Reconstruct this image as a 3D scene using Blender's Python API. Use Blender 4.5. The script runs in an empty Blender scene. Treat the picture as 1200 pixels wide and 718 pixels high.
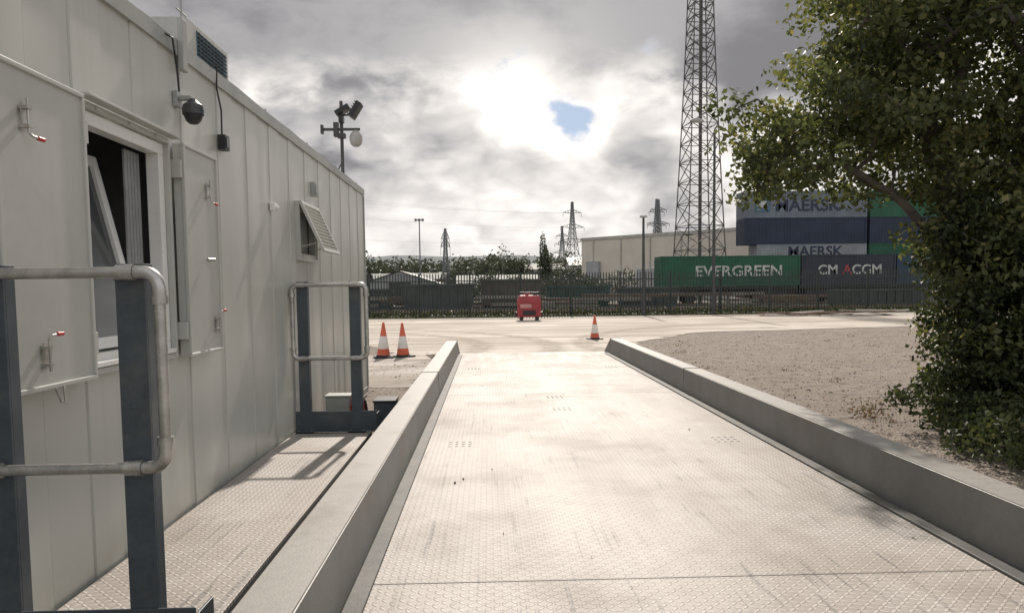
import bpy, math, random
import numpy as np
from mathutils import Vector, Matrix
random.seed(7); np.random.seed(7)
S=bpy.context.scene
S.view_settings.view_transform='Standard'; S.view_settings.look='None'; S.view_settings.exposure=0
GZ=-0.25
# ------------------------------------------------------------------ node helpers
class NT:
    def __init__(s,tree): s.t=tree; s.n=tree.nodes; s.l=tree.links; s.cap=5
    def new(s,typ,**k):
        n=s.n.new(typ)
        for a,b in k.items(): setattr(n,a,b)
        return n
    def put(s,sock,v):
        if isinstance(v,bpy.types.NodeSocket): s.l.new(v,sock)
        else:
            if isinstance(v,(tuple,list)) and len(v)==3 and sock.type=='RGBA': v=(*v,1)
            sock.default_value=v
    def m(s,op,a,b=0.0,c=None,clamp=False):
        n=s.new('ShaderNodeMath',operation=op); n.use_clamp=clamp
        s.put(n.inputs[0],a); s.put(n.inputs[1],b)
        if c is not None: s.put(n.inputs[2],c)
        return n.outputs[0]
    def vm(s,op,a,b=(0,0,0),out=0):
        n=s.new('ShaderNodeVectorMath',operation=op); s.put(n.inputs[0],a); s.put(n.inputs[1],b)
        return n.outputs[out]
    def mix(s,f,a,b,blend='MIX'):
        n=s.new('ShaderNodeMix',data_type='RGBA',blend_type=blend)
        s.put(n.inputs[0],f); s.put(n.inputs[6],a); s.put(n.inputs[7],b); return n.outputs[2]
    def noise(s,vec,scale,detail=4,rough=.55,dist=0):
        n=s.new('ShaderNodeTexNoise'); s.put(n.inputs['Vector'],vec); n.inputs['Scale'].default_value=scale
        n.inputs['Detail'].default_value=min(detail,s.cap); n.inputs['Roughness'].default_value=rough; n.inputs['Distortion'].default_value=dist
        return n.outputs['Fac']
    def ss(s,v,a,b,lo=0.,hi=1.):
        n=s.new('ShaderNodeMapRange',interpolation_type='SMOOTHSTEP'); s.put(n.inputs[0],v)
        for i,x in enumerate((a,b,lo,hi)): n.inputs[i+1].default_value=x
        return n.outputs[0]
    def sep(s,v):
        n=s.new('ShaderNodeSeparateXYZ'); s.put(n.inputs[0],v); return n.outputs
    def comb(s,x,y,z):
        n=s.new('ShaderNodeCombineXYZ'); s.put(n.inputs[0],x); s.put(n.inputs[1],y); s.put(n.inputs[2],z); return n.outputs[0]
    def bump(s,h,dist,strength=1.0,normal=None):
        n=s.new('ShaderNodeBump'); s.put(n.inputs['Height'],h); n.inputs['Distance'].default_value=dist; n.inputs['Strength'].default_value=strength
        if normal is not None: s.put(n.inputs['Normal'],normal)
        return n.outputs[0]
def begin(name):
    m=bpy.data.materials.new(name); m.use_nodes=True; t=NT(m.node_tree)
    b=m.node_tree.nodes['Principled BSDF']
    co=t.new('ShaderNodeTexCoord').outputs['Object']
    return m,t,b,co
def mat(name,col,rough=.6,metal=0.,var=.2,vs=2.,bump=0.,bs=60.,streak=0.,dirt=(0.12,0.10,0.08),dirtamt=0.,top_light=None):
    m,t,b,co=begin(name)
    n1=t.noise(co,vs,4,.6); n2=t.noise(co,vs*9,2,.6)
    f=t.m('ADD',t.m('MULTIPLY',n1,.7),t.m('MULTIPLY',n2,.3))
    c=t.mix(t.ss(f,.3,.7),tuple(x*(1-var) for x in col),tuple(min(x*(1+var),.95) for x in col))
    if top_light:
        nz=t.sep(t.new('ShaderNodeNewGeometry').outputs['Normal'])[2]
        c=t.mix(t.m('MULTIPLY',t.ss(nz,.6,.95),t.m('ADD',.6,t.m('MULTIPLY',n2,.4))),c,top_light)  # upward faces mixed paler: light on the tops put into the colour
    if dirtamt>0:
        c=t.mix(t.m('MULTIPLY',t.ss(t.noise(co,vs*.7+.3,4,.7),.48,.75),dirtamt),c,dirt)
    if streak>0:
        sv=t.vm('MULTIPLY',co,(9,9,.5)); c=t.mix(t.m('MULTIPLY',t.ss(t.noise(sv,1.,3,.6),.5,.8),streak),c,dirt)
    t.put(b.inputs['Base Color'],c)
    t.put(b.inputs['Roughness'],t.m('ADD',rough-.08,t.m('MULTIPLY',n2,.16)))
    b.inputs['Metallic'].default_value=metal
    if bump>0: t.put(b.inputs['Normal'],t.bump(t.noise(co,bs,1,.65),bump))
    return m
# ------------------------------------------------------------------ mesh builder
class MB:
    def __init__(s): s.v=[];s.f=[];s.m=[]
    def add(s,vs,fs,m=0):
        o=len(s.v); s.v+= [tuple(p) for p in vs]; s.f+=[tuple(i+o for i in f) for f in fs]; s.m+=[m]*len(fs)
    def box(s,x0,x1,y0,y1,z0,z1,m=0,M=None):
        vs=[Vector((x,y,z)) for z in (z0,z1) for y in (y0,y1) for x in (x0,x1)]
        if M is not None: vs=[M@p for p in vs]
        s.add(vs,[(0,2,3,1),(4,5,7,6),(0,1,5,4),(2,6,7,3),(0,4,6,2),(1,3,7,5)],m)
    def cyl(s,p0,p1,r0,r1=None,m=0,n=10,cap=True):
        r1=r0 if r1 is None else r1
        p0=Vector(p0);p1=Vector(p1);d=(p1-p0)
        if d.length<1e-6:return
        d.normalize(); a=d.orthogonal().normalized(); b=d.cross(a)
        vs=[];
        for p,r in((p0,r0),(p1,r1)):
            for i in range(n):
                t=2*math.pi*i/n; vs.append(p+(a*math.cos(t)+b*math.sin(t))*r)
        fs=[(i,(i+1)%n,n+(i+1)%n,n+i) for i in range(n)]
        if cap: fs+=[tuple(range(n))[::-1],tuple(range(n,2*n))]
        s.add(vs,fs,m)
    def tube(s,pts,r,m=0,n=10,closed=False):
        pts=[Vector(p) for p in pts]; k=len(pts); vs=[]; a=None
        for i in range(k):
            if closed: d=(pts[(i+1)%k]-pts[i-1])
            else: d=pts[min(i+1,k-1)]-pts[max(i-1,0)]
            d.normalize()
            if a is None: a=d.orthogonal().normalized()
            a=(a-d*a.dot(d)).normalized(); b=d.cross(a)
            rr=r[i] if isinstance(r,(list,tuple)) else r
            for j in range(n):
                t=2*math.pi*j/n; vs.append(pts[i]+(a*math.cos(t)+b*math.sin(t))*rr)
        fs=[]
        for i in range(k if closed else k-1):
            i2=(i+1)%k
            for j in range(n): fs.append((i*n+j,i*n+(j+1)%n,i2*n+(j+1)%n,i2*n+j))
        if not closed: fs+=[tuple(range(n))[::-1],tuple(range((k-1)*n,k*n))]
        s.add(vs,fs,m)
    def lathe(s,c,prof,m=0,n=20,mats=None):
        c=Vector(c); vs=[];fs=[];ms=[]
        for r,z in prof:
            for i in range(n):
                t=2*math.pi*i/n; vs.append(c+Vector((r*math.cos(t),r*math.sin(t),z)))
        for k in range(len(prof)-1):
            for i in range(n):
                fs.append((k*n+i,k*n+(i+1)%n,(k+1)*n+(i+1)%n,(k+1)*n+i)); ms.append(mats[k] if mats else m)
        fs.append(tuple(range((len(prof)-1)*n,len(prof)*n))); ms.append(ms[-1])
        o=len(s.v); s.v+=[tuple(p) for p in vs]; s.f+=[tuple(i+o for i in f) for f in fs]; s.m+=ms
    def poly(s,pts,m=0): s.add(pts,[tuple(range(len(pts)))],m)
    def build(s,name,mats,parent=None,smooth=False,bevel=0.,loc=None):
        me=bpy.data.meshes.new(name); me.from_pydata(s.v,[],s.f)
        for q in mats: me.materials.append(q)
        me.polygons.foreach_set('material_index',s.m)
        if smooth:
            me.polygons.foreach_set('use_smooth',[True]*len(s.f))
            try: me.set_sharp_from_angle(angle=math.radians(40))
            except Exception: pass
        me.update(); o=bpy.data.objects.new(name,me); S.collection.objects.link(o)
        if parent: o.parent=parent
        if loc: o.location=loc
        if bevel>0:
            b=o.modifiers.new('bevel','BEVEL'); b.width=bevel; b.segments=2; b.limit_method='ANGLE'; b.angle_limit=math.radians(50)
        return o
def empty(name,loc=(0,0,0)):
    e=bpy.data.objects.new(name,None); S.collection.objects.link(e); e.location=loc; e.empty_display_size=.2; return e
def text(body,size,loc,m,parent,name='lettering',rot=(math.pi/2,0,0),bold=0.0,xs=1.0):
    c=bpy.data.curves.new(name,'FONT'); c.body=body; c.size=size; c.extrude=.01; c.offset=bold; c.resolution_u=3
    o=bpy.data.objects.new('tmp',c); S.collection.objects.link(o)
    bpy.context.view_layer.update()
    me=bpy.data.meshes.new_from_object(o.evaluated_get(bpy.context.evaluated_depsgraph_get()))
    bpy.data.objects.remove(o); me.materials.clear(); me.materials.append(m)
    o=bpy.data.objects.new(name,me); S.collection.objects.link(o); o.location=loc; o.rotation_euler=rot; o.scale=(xs,1,1); o.parent=parent
    return o
# ------------------------------------------------------------------ materials
def tread_mat():
    m,t,b,co=begin('tread_plate')
    s=.036
    x,y,z=t.sep(co)
    px=t.m('DIVIDE',x,s); py=t.m('DIVIDE',y,s)
    ix=t.m('FLOOR',px); iy=t.m('FLOOR',py)
    u=t.m('SUBTRACT',t.m('SUBTRACT',px,ix),.5); v=t.m('SUBTRACT',t.m('SUBTRACT',py,iy),.5)
    par=t.m('FLOORED_MODULO',t.m('ADD',ix,iy),2.0)
    sg=t.m('SUBTRACT',t.m('MULTIPLY',par,2.),1.)
    v2=t.m('MULTIPLY',v,sg)
    a=t.m('DIVIDE',t.m('ADD',u,v2),.85); c=t.m('DIVIDE',t.m('SUBTRACT',u,v2),.30)
    r=t.m('SQRT',t.m('ADD',t.m('MULTIPLY',a,a),t.m('MULTIPLY',c,c)))
    h=t.ss(r,.5,1.05,1.,0.)
    n1=t.noise(co,.9,5,.62); n2=t.noise(co,14,3,.7); n3=t.noise(t.vm('MULTIPLY',co,(2.2,.25,1)),1.2,4,.6)
    base=t.mix(t.ss(n2,.3,.7),(.51,.47,.43),(.62,.575,.53))
    base=t.mix(t.m('MULTIPLY',t.ss(n3,.42,.66),.55),base,(.40,.345,.29))
    base=t.mix(t.m('MULTIPLY',t.ss(n1,.46,.66),.6),base,(.32,.27,.22))
    mud=t.m('MULTIPLY',t.ss(y,9.5,15.5),t.ss(t.noise(t.vm('MULTIPLY',co,(3,.5,1)),1.5,4,.6),.36,.60))
    base=t.mix(t.m('MULTIPLY',mud,.9),base,(.23,.175,.13))
    gr=t.ss(t.noise(co,.5,3,.6),.3,.7,.32,.66)
    base=t.mix(t.m('MULTIPLY',t.m('SUBTRACT',1.,h),gr),base,(.17,.155,.135))
    base=t.mix(t.m('MULTIPLY',t.ss(n2,.62,.7),.4),base,(.16,.135,.11))
    sc=t.noise(t.vm('MULTIPLY',co,(26,1.1,1)),1.,3,.6)
    base=t.mix(t.m('MULTIPLY',t.m('MULTIPLY',t.ss(sc,.58,.68),t.ss(n1,.36,.56)),.6),base,(.12,.11,.10))
    t.put(b.inputs['Base Color'],base)
    b.inputs['Specular IOR Level'].default_value=.45
    t.put(b.inputs['Roughness'],t.m('ADD',.42,t.m('MULTIPLY',n1,.28)))
    t.put(b.inputs['Normal'],t.bump(h,.0024,1.))
    return m
M_tread=tread_mat()
M_kerb=mat('kerb_steel',(.165,.165,.158),.5,.0,.18,2.2,.0008,90,dirt=(.14,.12,.095),dirtamt=.5,top_light=(.33,.31,.28))  # dark sides and paler tops paint in how light falls on the kerb
M_kerbflange=mat('flange_steel',(.085,.085,.08),.65,.0,.3,3,.001,80,dirt=(.15,.125,.10),dirtamt=.6)
def wall_mat():
    m,t,b,co=begin('cabin_cladding')
    n1=t.noise(co,1.1,3,.5)
    x,y,z=t.sep(co)
    c=t.mix(t.ss(n1,.3,.7),(.50,.505,.47),(.56,.565,.53))
    st=t.noise(t.vm('MULTIPLY',co,(10,10,.35)),1.,3,.55)
    c=t.mix(t.m('MULTIPLY',t.ss(st,.52,.8),.16),c,(.27,.25,.2))
    low=t.m('MULTIPLY',t.ss(z,-.2,.25,1.,0.),t.ss(t.noise(co,5,4,.7),.35,.7))
    c=t.mix(t.m('MULTIPLY',low,.4),c,(.25,.22,.17))
    t.put(b.inputs['Base Color'],c); t.put(b.inputs['Roughness'],t.m('ADD',.28,t.m('MULTIPLY',n1,.1)))
    t.put(b.inputs['Normal'],t.bump(t.noise(t.vm('MULTIPLY',co,(1,2.2,.4)),1.4,0,.4),.03,.6)); return m
M_wall=wall_mat()
M_shut=mat('shutter_paint',(.49,.495,.465),.38,0,.05,2.5,streak=.15,dirt=(.3,.27,.22))
M_trim=mat('trim_grey',(.36,.37,.35),.45,.1,.12,3)
M_galv=mat('galvanised_tube',(.50,.49,.47),.36,.8,.22,18,.0006,120,dirt=(.25,.2,.15),dirtamt=.3)
M_post=mat('post_paint_slate',(.062,.080,.096),.42,.0,.2,6,.0006,60,dirt=(.18,.16,.14),dirtamt=.35)
M_white=mat('white_upvc',(.80,.80,.78),.3,0,.04,3,dirt=(.4,.38,.33),dirtamt=.15)
M_black=mat('black_plastic',(.02,.02,.022),.4,0,.3,8)
M_red=mat('red_plastic',(.55,.035,.03),.4,0,.15,8)
M_redm=mat('red_paint_weathered',(.30,.035,.042),.45,0,.25,3,dirt=(.15,.08,.06),dirtamt=.5)
M_orange=mat('cone_orange',(.62,.12,.06),.5,0,.15,9,dirt=(.25,.12,.08),dirtamt=.4)
M_conewhite=mat('cone_reflective_white',(.72,.70,.68),.4,0,.1,9,dirt=(.35,.3,.26),dirtamt=.4)
M_dark=mat('dark_interior',(.05,.05,.055),.8)
M_int=mat('interior_wall',(.42,.43,.44),.7)
M_roof=mat('roof_membrane',(.20,.20,.20),.7,0,.2,2)
M_fence=mat('fence_green_steel',(.03,.042,.039),.55,.0,.3,4)
M_latt=mat('lattice_steel',(.10,.092,.09),.6,.2,.25,1)
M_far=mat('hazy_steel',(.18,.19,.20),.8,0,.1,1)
def glassmat():
    m,t,b,co=begin('window_glass'); b.inputs['Base Color'].default_value=(.09,.10,.105,1); b.inputs['Roughness'].default_value=.05
    b.inputs['IOR'].default_value=1.7; b.inputs['Alpha'].default_value=.8; return m
M_glass=glassmat()
# ------------------------------------------------------------------ ground materials
def gravel_mat(name,c1,c2,c3,sc=45,bd=.02,patch=.35):
    m,t,b,co=begin(name)
    vo=t.new('ShaderNodeTexVoronoi'); t.put(vo.inputs['Vector'],co); vo.inputs['Scale'].default_value=sc; vo.inputs['Randomness'].default_value=1
    cs=t.sep(vo.outputs['Color'])
    n1=t.noise(co,patch,5,.6); n2=t.noise(co,3.5,5,.68)
    c=t.mix(cs[0],c1,c2)
    c=t.mix(t.m('MULTIPLY',t.ss(n1,.42,.60),.75),c,c3)
    c=t.mix(t.m('MULTIPLY',t.ss(n2,.48,.66),.6),c,tuple(x*.5 for x in c1))
    c=t.mix(t.m('MULTIPLY',t.ss(vo.outputs['Distance'],.35,.8),.6),c,tuple(x*.3 for x in c1))
    t.put(b.inputs['Base Color'],c); b.inputs['Roughness'].default_value=.9; b.inputs['Specular IOR Level'].default_value=.2
    h=t.m('SUBTRACT',t.m('MULTIPLY',n2,1.5),vo.outputs['Distance'])
    t.put(b.inputs['Normal'],t.bump(h,bd,.9)); return m
M_gravel=gravel_mat('gravel_ground',(.30,.255,.215),(.52,.455,.395),(.38,.32,.26),42,.024,.5)
M_yard=gravel_mat('rail_ballast',(.16,.15,.13),(.28,.26,.23),(.17,.16,.12),14,.03,.08)
def concrete(name='concrete_road',c1=(.44,.39,.335),c2=(.61,.555,.49)):
    m,t,b,co=begin(name)
    n1=t.noise(co,.25,5,.62); n2=t.noise(co,6,5,.65); n3=t.noise(t.vm('MULTIPLY',co,(.12,1.6,1)),1.,4,.6)
    c=t.mix(t.ss(n1,.35,.65),c1,c2)
    c=t.mix(t.m('MULTIPLY',t.ss(n3,.45,.60),.7),c,(.28,.23,.18))
    c=t.mix(t.m('MULTIPLY',t.ss(n2,.52,.75),.5),c,(.28,.24,.20))
    x,y,z=t.sep(co)
    for cx,R in ((-9.2,9.0),(-9.2,10.9),(14.2,11.6)):
        dd=t.m('SQRT',t.m('ADD',t.m('POWER',t.m('ABSOLUTE',t.m('SUBTRACT',x,cx)),2.),t.m('POWER',t.m('ABSOLUTE',t.m('SUBTRACT',y,20.5)),2.)))
        k=t.ss(t.m('ABSOLUTE',t.m('SUBTRACT',dd,R)),.1,.5,1.,0.)
        c=t.mix(t.m('MULTIPLY',t.m('MULTIPLY',k,t.ss(n2,.3,.6)),.7),c,(.20,.16,.12))
    t.put(b.inputs['Base Color'],c); b.inputs['Roughness'].default_value=.8; b.inputs['Specular IOR Level'].default_value=.25
    t.put(b.inputs['Normal'],t.bump(t.noise(co,6,2,.65),.01,.6)); return m
M_conc=concrete()
M_conc2=concrete('concrete_slab',(.36,.33,.30),(.50,.46,.42))
M_grass=mat('verge_grass',(.06,.075,.03),.9,0,.4,2,.03,30)
# ------------------------------------------------------------------ ground
g=MB(); g.poly([(-1500,-300,GZ),(1500,-300,GZ),(1500,3000,GZ),(-1500,3000,GZ)]); g.build('ground',[M_gravel])
y_=MB(); y_.poly([(-300,42.3,GZ+.008),(400,42.3,GZ+.008),(400,420,GZ+.008),(-300,420,GZ+.008)]); y_.build('rail_yard_ground',[M_yard])
r=MB(); z=GZ+.012
def jag(p,q,n=14,a=.18):
    return [(p[0]+(q[0]-p[0])*i/n+random.uniform(-a,a),p[1]+(q[1]-p[1])*i/n+random.uniform(-a,a),z) for i in range(n)]
edge=[(-70,27.5),(-14,26.5),(-6,24.2),(-3.0,21),(-1.9,16.8)]; pts=[(-70,41.2,z)]
for p_,q_ in zip(edge[:-1],edge[1:]): pts+=jag(p_,q_)
pts+=[(-1.9,16.8,z)]
edge=[(3.6,16.8),(4.2,21.5),(7.0,25.5),(16,27.6),(90,28.6)]
for p_,q_ in zip(edge[:-1],edge[1:]): pts+=jag(p_,q_)
pts+=[(90,28.6,z),(90,41.2,z)]
r.poly(pts); r.build('concrete_road',[M_conc])
v=MB(); v.box(-70,90,41.25,42.2,GZ-.02,GZ+.08,0); v.build('verge',[M_grass])
sl=MB(); sl.poly([(-2.6,12.2,GZ+.006),(-.95,12.2,GZ+.006),(-.95,17.5,GZ+.006),(-4.4,19.0,GZ+.006)]); sl.build('concrete_slab',[M_conc2])
st=MB()
for i in range(7500):
    if random.random()<.8:
        y=random.uniform(3,25); x=random.uniform(2.9,2.9+y*.75)
    else: y=random.uniform(11.5,24); x=random.uniform(-4.5,-.95)
    s=random.uniform(.006,.020)*(1.0 if random.random()<.95 else 1.7)
    a=random.uniform(0,6.28); vs=[]
    for k in range(5):
        t=a+k*2*math.pi/5; q=s*random.uniform(.7,1.1); vs.append((x+q*math.cos(t),y+q*math.sin(t),GZ-.002))
    for k in range(5):
        t=a+k*2*math.pi/5; q=s*random.uniform(.4,.7); vs.append((x+q*math.cos(t),y+q*math.sin(t),GZ+s*random.uniform(.5,1.)))
    st.add(vs,[(k,(k+1)%5,5+(k+1)%5,5+k) for k in range(5)]+[(5,6,7,8,9)],random.choice([0,0,1]))
st.build('loose_stones',[mat('stone_pale',(.45,.40,.35),.85,0,.25,30),mat('stone_dark',(.29,.25,.215),.85,0,.25,30)])
# ------------------------------------------------------------------ weighbridge
WL,WR,YE=-.61,2.37,15.6
wb=empty('weighbridge')
d=MB()
seams=[-9,-3,3.34,9.4,YE]
for a,b in zip(seams[:-1],seams[1:]):
    d.box(WL-.02,WR+.02,a+.004,b-.004,-.012,0,0)
d.build('deck_plates',[M_tread],wb,bevel=.002)
d=MB(); d.box(WL-.1,WR+.1,-9,YE-.01,GZ+.02,-.02,0); d.build('deck_frame',[M_kerbflange],wb)
d=MB()
for (cx,cy) in ((.78,8.1),(.78,9.0),(-.25,6.3),(2.0,6.3),(-.25,12.4),(2.0,12.4)):
    for i in range(4):
        for j in range(3): d.box(cx-.1+i*.055,cx-.075+i*.055,cy+j*.09,cy+.012+j*.09,.0005,.0025,0)
d.build('deck_slots',[M_kerbflange],wb)
k=MB()
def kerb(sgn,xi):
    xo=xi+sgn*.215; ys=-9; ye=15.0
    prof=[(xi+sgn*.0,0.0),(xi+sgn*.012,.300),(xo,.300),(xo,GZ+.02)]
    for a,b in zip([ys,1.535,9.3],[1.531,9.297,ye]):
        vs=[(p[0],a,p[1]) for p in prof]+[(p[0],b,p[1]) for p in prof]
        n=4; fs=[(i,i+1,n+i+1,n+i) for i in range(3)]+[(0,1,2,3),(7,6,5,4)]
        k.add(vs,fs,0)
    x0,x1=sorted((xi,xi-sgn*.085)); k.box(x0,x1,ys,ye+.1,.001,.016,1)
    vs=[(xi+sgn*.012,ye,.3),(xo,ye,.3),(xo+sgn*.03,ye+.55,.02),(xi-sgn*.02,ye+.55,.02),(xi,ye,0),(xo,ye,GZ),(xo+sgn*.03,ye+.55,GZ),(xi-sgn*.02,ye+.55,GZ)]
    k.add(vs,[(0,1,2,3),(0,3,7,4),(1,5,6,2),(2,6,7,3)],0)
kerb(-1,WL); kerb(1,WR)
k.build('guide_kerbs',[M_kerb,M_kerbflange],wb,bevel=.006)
rp=MB(); rp.add([(WL-.3,YE+.01,-.004),(WR+.3,YE+.01,-.004),(WR+1.0,YE+2.6,GZ+.016),(WL-.9,YE+2.6,GZ+.016),(WL-.3,YE+.01,GZ),(WR+.3,YE+.01,GZ)],[(0,1,2,3),(4,0,3),(5,2,1)]) ; rp.build('exit_ramp',[M_conc],None)
# ------------------------------------------------------------------ walkway
ww=empty('access_walkway')
d=MB(); d.box(-1.80,-1.10,2.2,7.2,-.02,0,0); d.build('walkway_plate',[M_tread],ww,bevel=.003)
d=MB(); d.box(-1.78,-1.11,2.22,7.18,GZ,-.022,0); d.box(-1.10,-.84,1.5,7.2,GZ,-.16,1); d.build('walkway_frame_and_gap_shade',[M_post,M_black],ww)  # second box: black strip painting the shade in the gap beside the kerb
def rr(x0,x1,z0,z1,R,Y,n=6):
    pts=[]
    for cx,cz,a0 in ((x1-R,z1-R,0),(x0+R,z1-R,90),(x0+R,z0+R,180),(x1-R,z0+R,270)):
        for i in range(n+1):
            a=math.radians(a0+90*i/n); pts.append((cx+R*math.cos(a),Y,cz+R*math.sin(a)))
    return pts
def railing(Y,dz=0):
    e=empty('handrail')
    d=MB(); x0,x1,z0,z1=-1.785,-1.115,.665+dz,1.335+dz
    d.tube(rr(x0,x1,z0,z1,.055,Y-.075),.0195,0,12,True)
    for cx,cz,sx,sz in ((x1,z1,-1,-1),(x0,z1,1,-1),(x0,z0,1,1),(x1,z0,-1,1)):
        pts=[(cx+sx*.095,Y-.075,cz)]
        for i in range(7):
            a=math.radians(90*i/6); pts.append((cx+sx*.055-sx*.055*math.sin(a),Y-.075,cz+sz*.055-sz*.055*math.cos(a)))
        pts.append((cx,Y-.075,cz+sz*.095)); d.tube(pts,.0235,0,12)
        d.tube([(cx+sx*.08,Y-.075,cz),(cx+sx*.108,Y-.075,cz)],.028,0,12); d.tube([(cx,Y-.075,cz+sz*.08),(cx,Y-.075,cz+sz*.108)],.028,0,12)
    d.build('tube_loop',[M_galv],e,smooth=True)
    d=MB()
    for px in (-1.70,-1.225):
        d.box(px-.05,px+.05,Y-.048,Y-.038,0,z1+.03,0)
        d.box(px-.05,px-.042,Y-.0375,Y+.02,0,z1+.03,0); d.box(px+.042,px+.05,Y-.0375,Y+.02,0,z1+.03,0)
        d.box(px-.08,px+.08,Y-.1,Y+.04,.0,.012,0)
    d.box(-1.79,-1.045,Y-.056,Y-.049,.0125,.195,0)
    d.box(-1.79,-1.045,Y-.13,Y-.057,.0125,.02,0)
    d.box(-1.055,-1.045,Y-.048,Y+.12,.0125,.165,0)
    d.build('posts_and_toe_board',[M_post],e,bevel=.002)
    d=MB()
    for px in (-1.70,-1.225):
        for zz in (z0,z1): d.tube([(px-.03,Y-.075,zz),(px+.03,Y-.075,zz)],.026,0,12)
        for q in (-.06,.06): d.cyl((px+q,Y-.08,.012),(px+q,Y-.08,.026),.009,m=0,n=6)
    d.build('clamps',[M_galv],e,smooth=True)
railing(2.72,.035); railing(7.12,.02)
# ------------------------------------------------------------------ portable cabin
cab=empty('portable_office_cabin')
WX,ZT,CY0,CY1=-1.82,2.76,-8.0,11.45
wy0,wy1,wz0,wz1=3.50,4.42,.96,2.13
sy0,sy1,sz0,sz1=7.40,8.10,1.62,2.12
d=MB()
y=CY0; allr=[CY0]
while y<CY1-.2:
    y+=.31 ; allr.append(min(y,CY1))
allr[-1]=CY1
allr=[q for q in allr if abs(q-wy0)>.12 and abs(q-wy1)>.12 and abs(q-sy0)>.1 and abs(q-sy1)>.1]+[wy0,wy1,sy0,sy1]
allr=sorted(set(allr))
def panel(a,b,z0,z1,off=0):
    g_=.007; dpt=.012; xo=WX+off; xi=WX-dpt
    vs=[(xi,a,z0),(xi,a,z1),(xo,a+g_,z0),(xo,a+g_,z1),(xo,b-g_,z0),(xo,b-g_,z1),(xi,b,z0),(xi,b,z1)]
    d.add(vs,[(0,2,3,1),(2,4,5,3),(4,6,7,5),(1,3,5,7),(0,6,4,2)],0)
for i,(a,b) in enumerate(zip(allr[:-1],allr[1:])):
    off=0.006 if i%2 else 0
    hole=None
    if a>=wy0-.01 and b<=wy1+.01: hole=(wz0,wz1)
    if a>=sy0-.01 and b<=sy1+.01: hole=(sz0,sz1)
    if hole: panel(a,b,-.12,hole[0],off); panel(a,b,hole[1],ZT-.06,off)
    else: panel(a,b,-.12,ZT-.06,off)
d.build('clad_wall',[M_wall],cab)
d=MB()
d.box(-4.8,WX-.001,CY0,CY1,ZT-.058,ZT,1)
d.box(WX,WX+.022,CY0,CY1+.01,ZT-.075,ZT+.012,0)
d.box(-4.8,-2.6,CY1-.05,CY1,-.12,ZT-.06,2)
d.box(-2.6,WX-.02,CY1-.05,CY1,-.12,ZT-.06,2)
d.box(-4.8,-4.75,CY0,CY1-.051,-.12,ZT-.06,2)
d.box(-4.74,WX-.013,CY0,CY0+.05,-.12,ZT-.06,2)
d.box(-4.74,WX-.02,CY0+.06,CY1-.06,-.14,-.08,3)
d.box(WX-.03,WX+.012,CY1-.001,CY1+.055,-.16,ZT-.08,0)
d.box(-4.7,WX-.03,CY0,CY1,GZ+.0,-.15,3)
d.box(WX-.013,WX+.014,CY0,CY1,-.2,-.122,0)
d.box(-3.2,-3.15,CY0+.1,CY1-.1,-.07,ZT-.07,4)
d.box(-3.1,WX-.07,4.9,4.95,-.07,ZT-.07,4)
d.build('cabin_shell',[M_trim,M_roof,M_wall,M_dark,M_int],cab)
d=MB(); fx0,fx1=WX-.06,WX+.012
def frame(a,b,z0,z1,w,x0,x1,m,mb=None):
    q=mb or d
    q.box(x0,x1,a,b,z0,z0+w,m); q.box(x0,x1,a,b,z1-w,z1,m); q.box(x0,x1,a,a+w,z0+w,z1-w,m); q.box(x0,x1,b-w,b,z0+w,z1-w,m)
frame(wy0+.002,wy1-.002,wz0+.002,wz1-.002,.062,fx0,fx1,0)
d.box(WX+.0125,WX+.05,wy0+.02,wy1-.02,wz0+.003,wz0+.028,0)
d.build('window_frame',[M_white],cab,bevel=.004)
sh=empty('sash_pivot'); sh.parent=cab; sh.location=(WX-.025,0,wz0+.075)
hh=wz1-wz0-.15
d=MB(); frame(3.575,4.16,0,hh-.02,.055,-.03,.02,0); d.box(-.05,-.031,3.6,3.62,.45,.56,0); d.build('tilted_sash',[M_white],sh,bevel=.004)
d=MB(); d.box(-.008,-.002,3.63,4.105,.055,hh-.075,0); d.build('sash_glass',[M_glass],sh)
sh.rotation_euler=(0,math.radians(-13),0)
d=MB()
for i in range(5): d.box(WX-.10,WX-.09,4.17+i*.036,4.20+i*.036,wz0+.08,wz1-.07,1)
d.box(-2.5,-2.0,3.6,4.6,.9,1.15,0); d.box(-3.1,-3.0,3.5,4.8,1.3,2.1,2); d.box(-2.7,-2.65,4.4,4.8,1.2,1.7,3); d.build('interior_desk_and_board',[M_trim,mat('blind_grey',(.30,.31,.32),.7),M_white,M_black],cab)
d=MB(); frame(wy0-.03,wy1+.03,wz0-.03,wz1+.03,.028,WX+.008,WX+.04,0)
d.box(WX+.041,WX+.10,wy0-.04,wy1+.04,wz1+.031,wz1+.045,0)
for yy in (3.62,3.95,4.25): d.box(WX+.013,WX+.05,yy,yy+.07,wz1+.003,wz1+.02,0)
d.build('shutter_surround',[M_shut],cab,bevel=.003)
def shutter(a,b,name,hy):
    d=MB(); x0=WX+.03; x1=WX+.085; zt=wz1+.02
    d.box(x0,x1,a,b,wz0-.03,zt,0)
    frame(a-.004,b+.004,wz0-.034,zt+.004,.02,x1-.01,x1+.012,0,d)
    for zz in (wz0+.12,zt-.15): d.box(WX+.005,x1+.004,hy-.012,hy+.012,zz-.05,zz+.05,0)
    d.build(name,[M_shut],cab,bevel=.004)
shutter(2.80,3.42,'shutter_leaf_near',3.445); shutter(4.50,5.04,'shutter_leaf_far',4.475)
d=MB()
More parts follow.
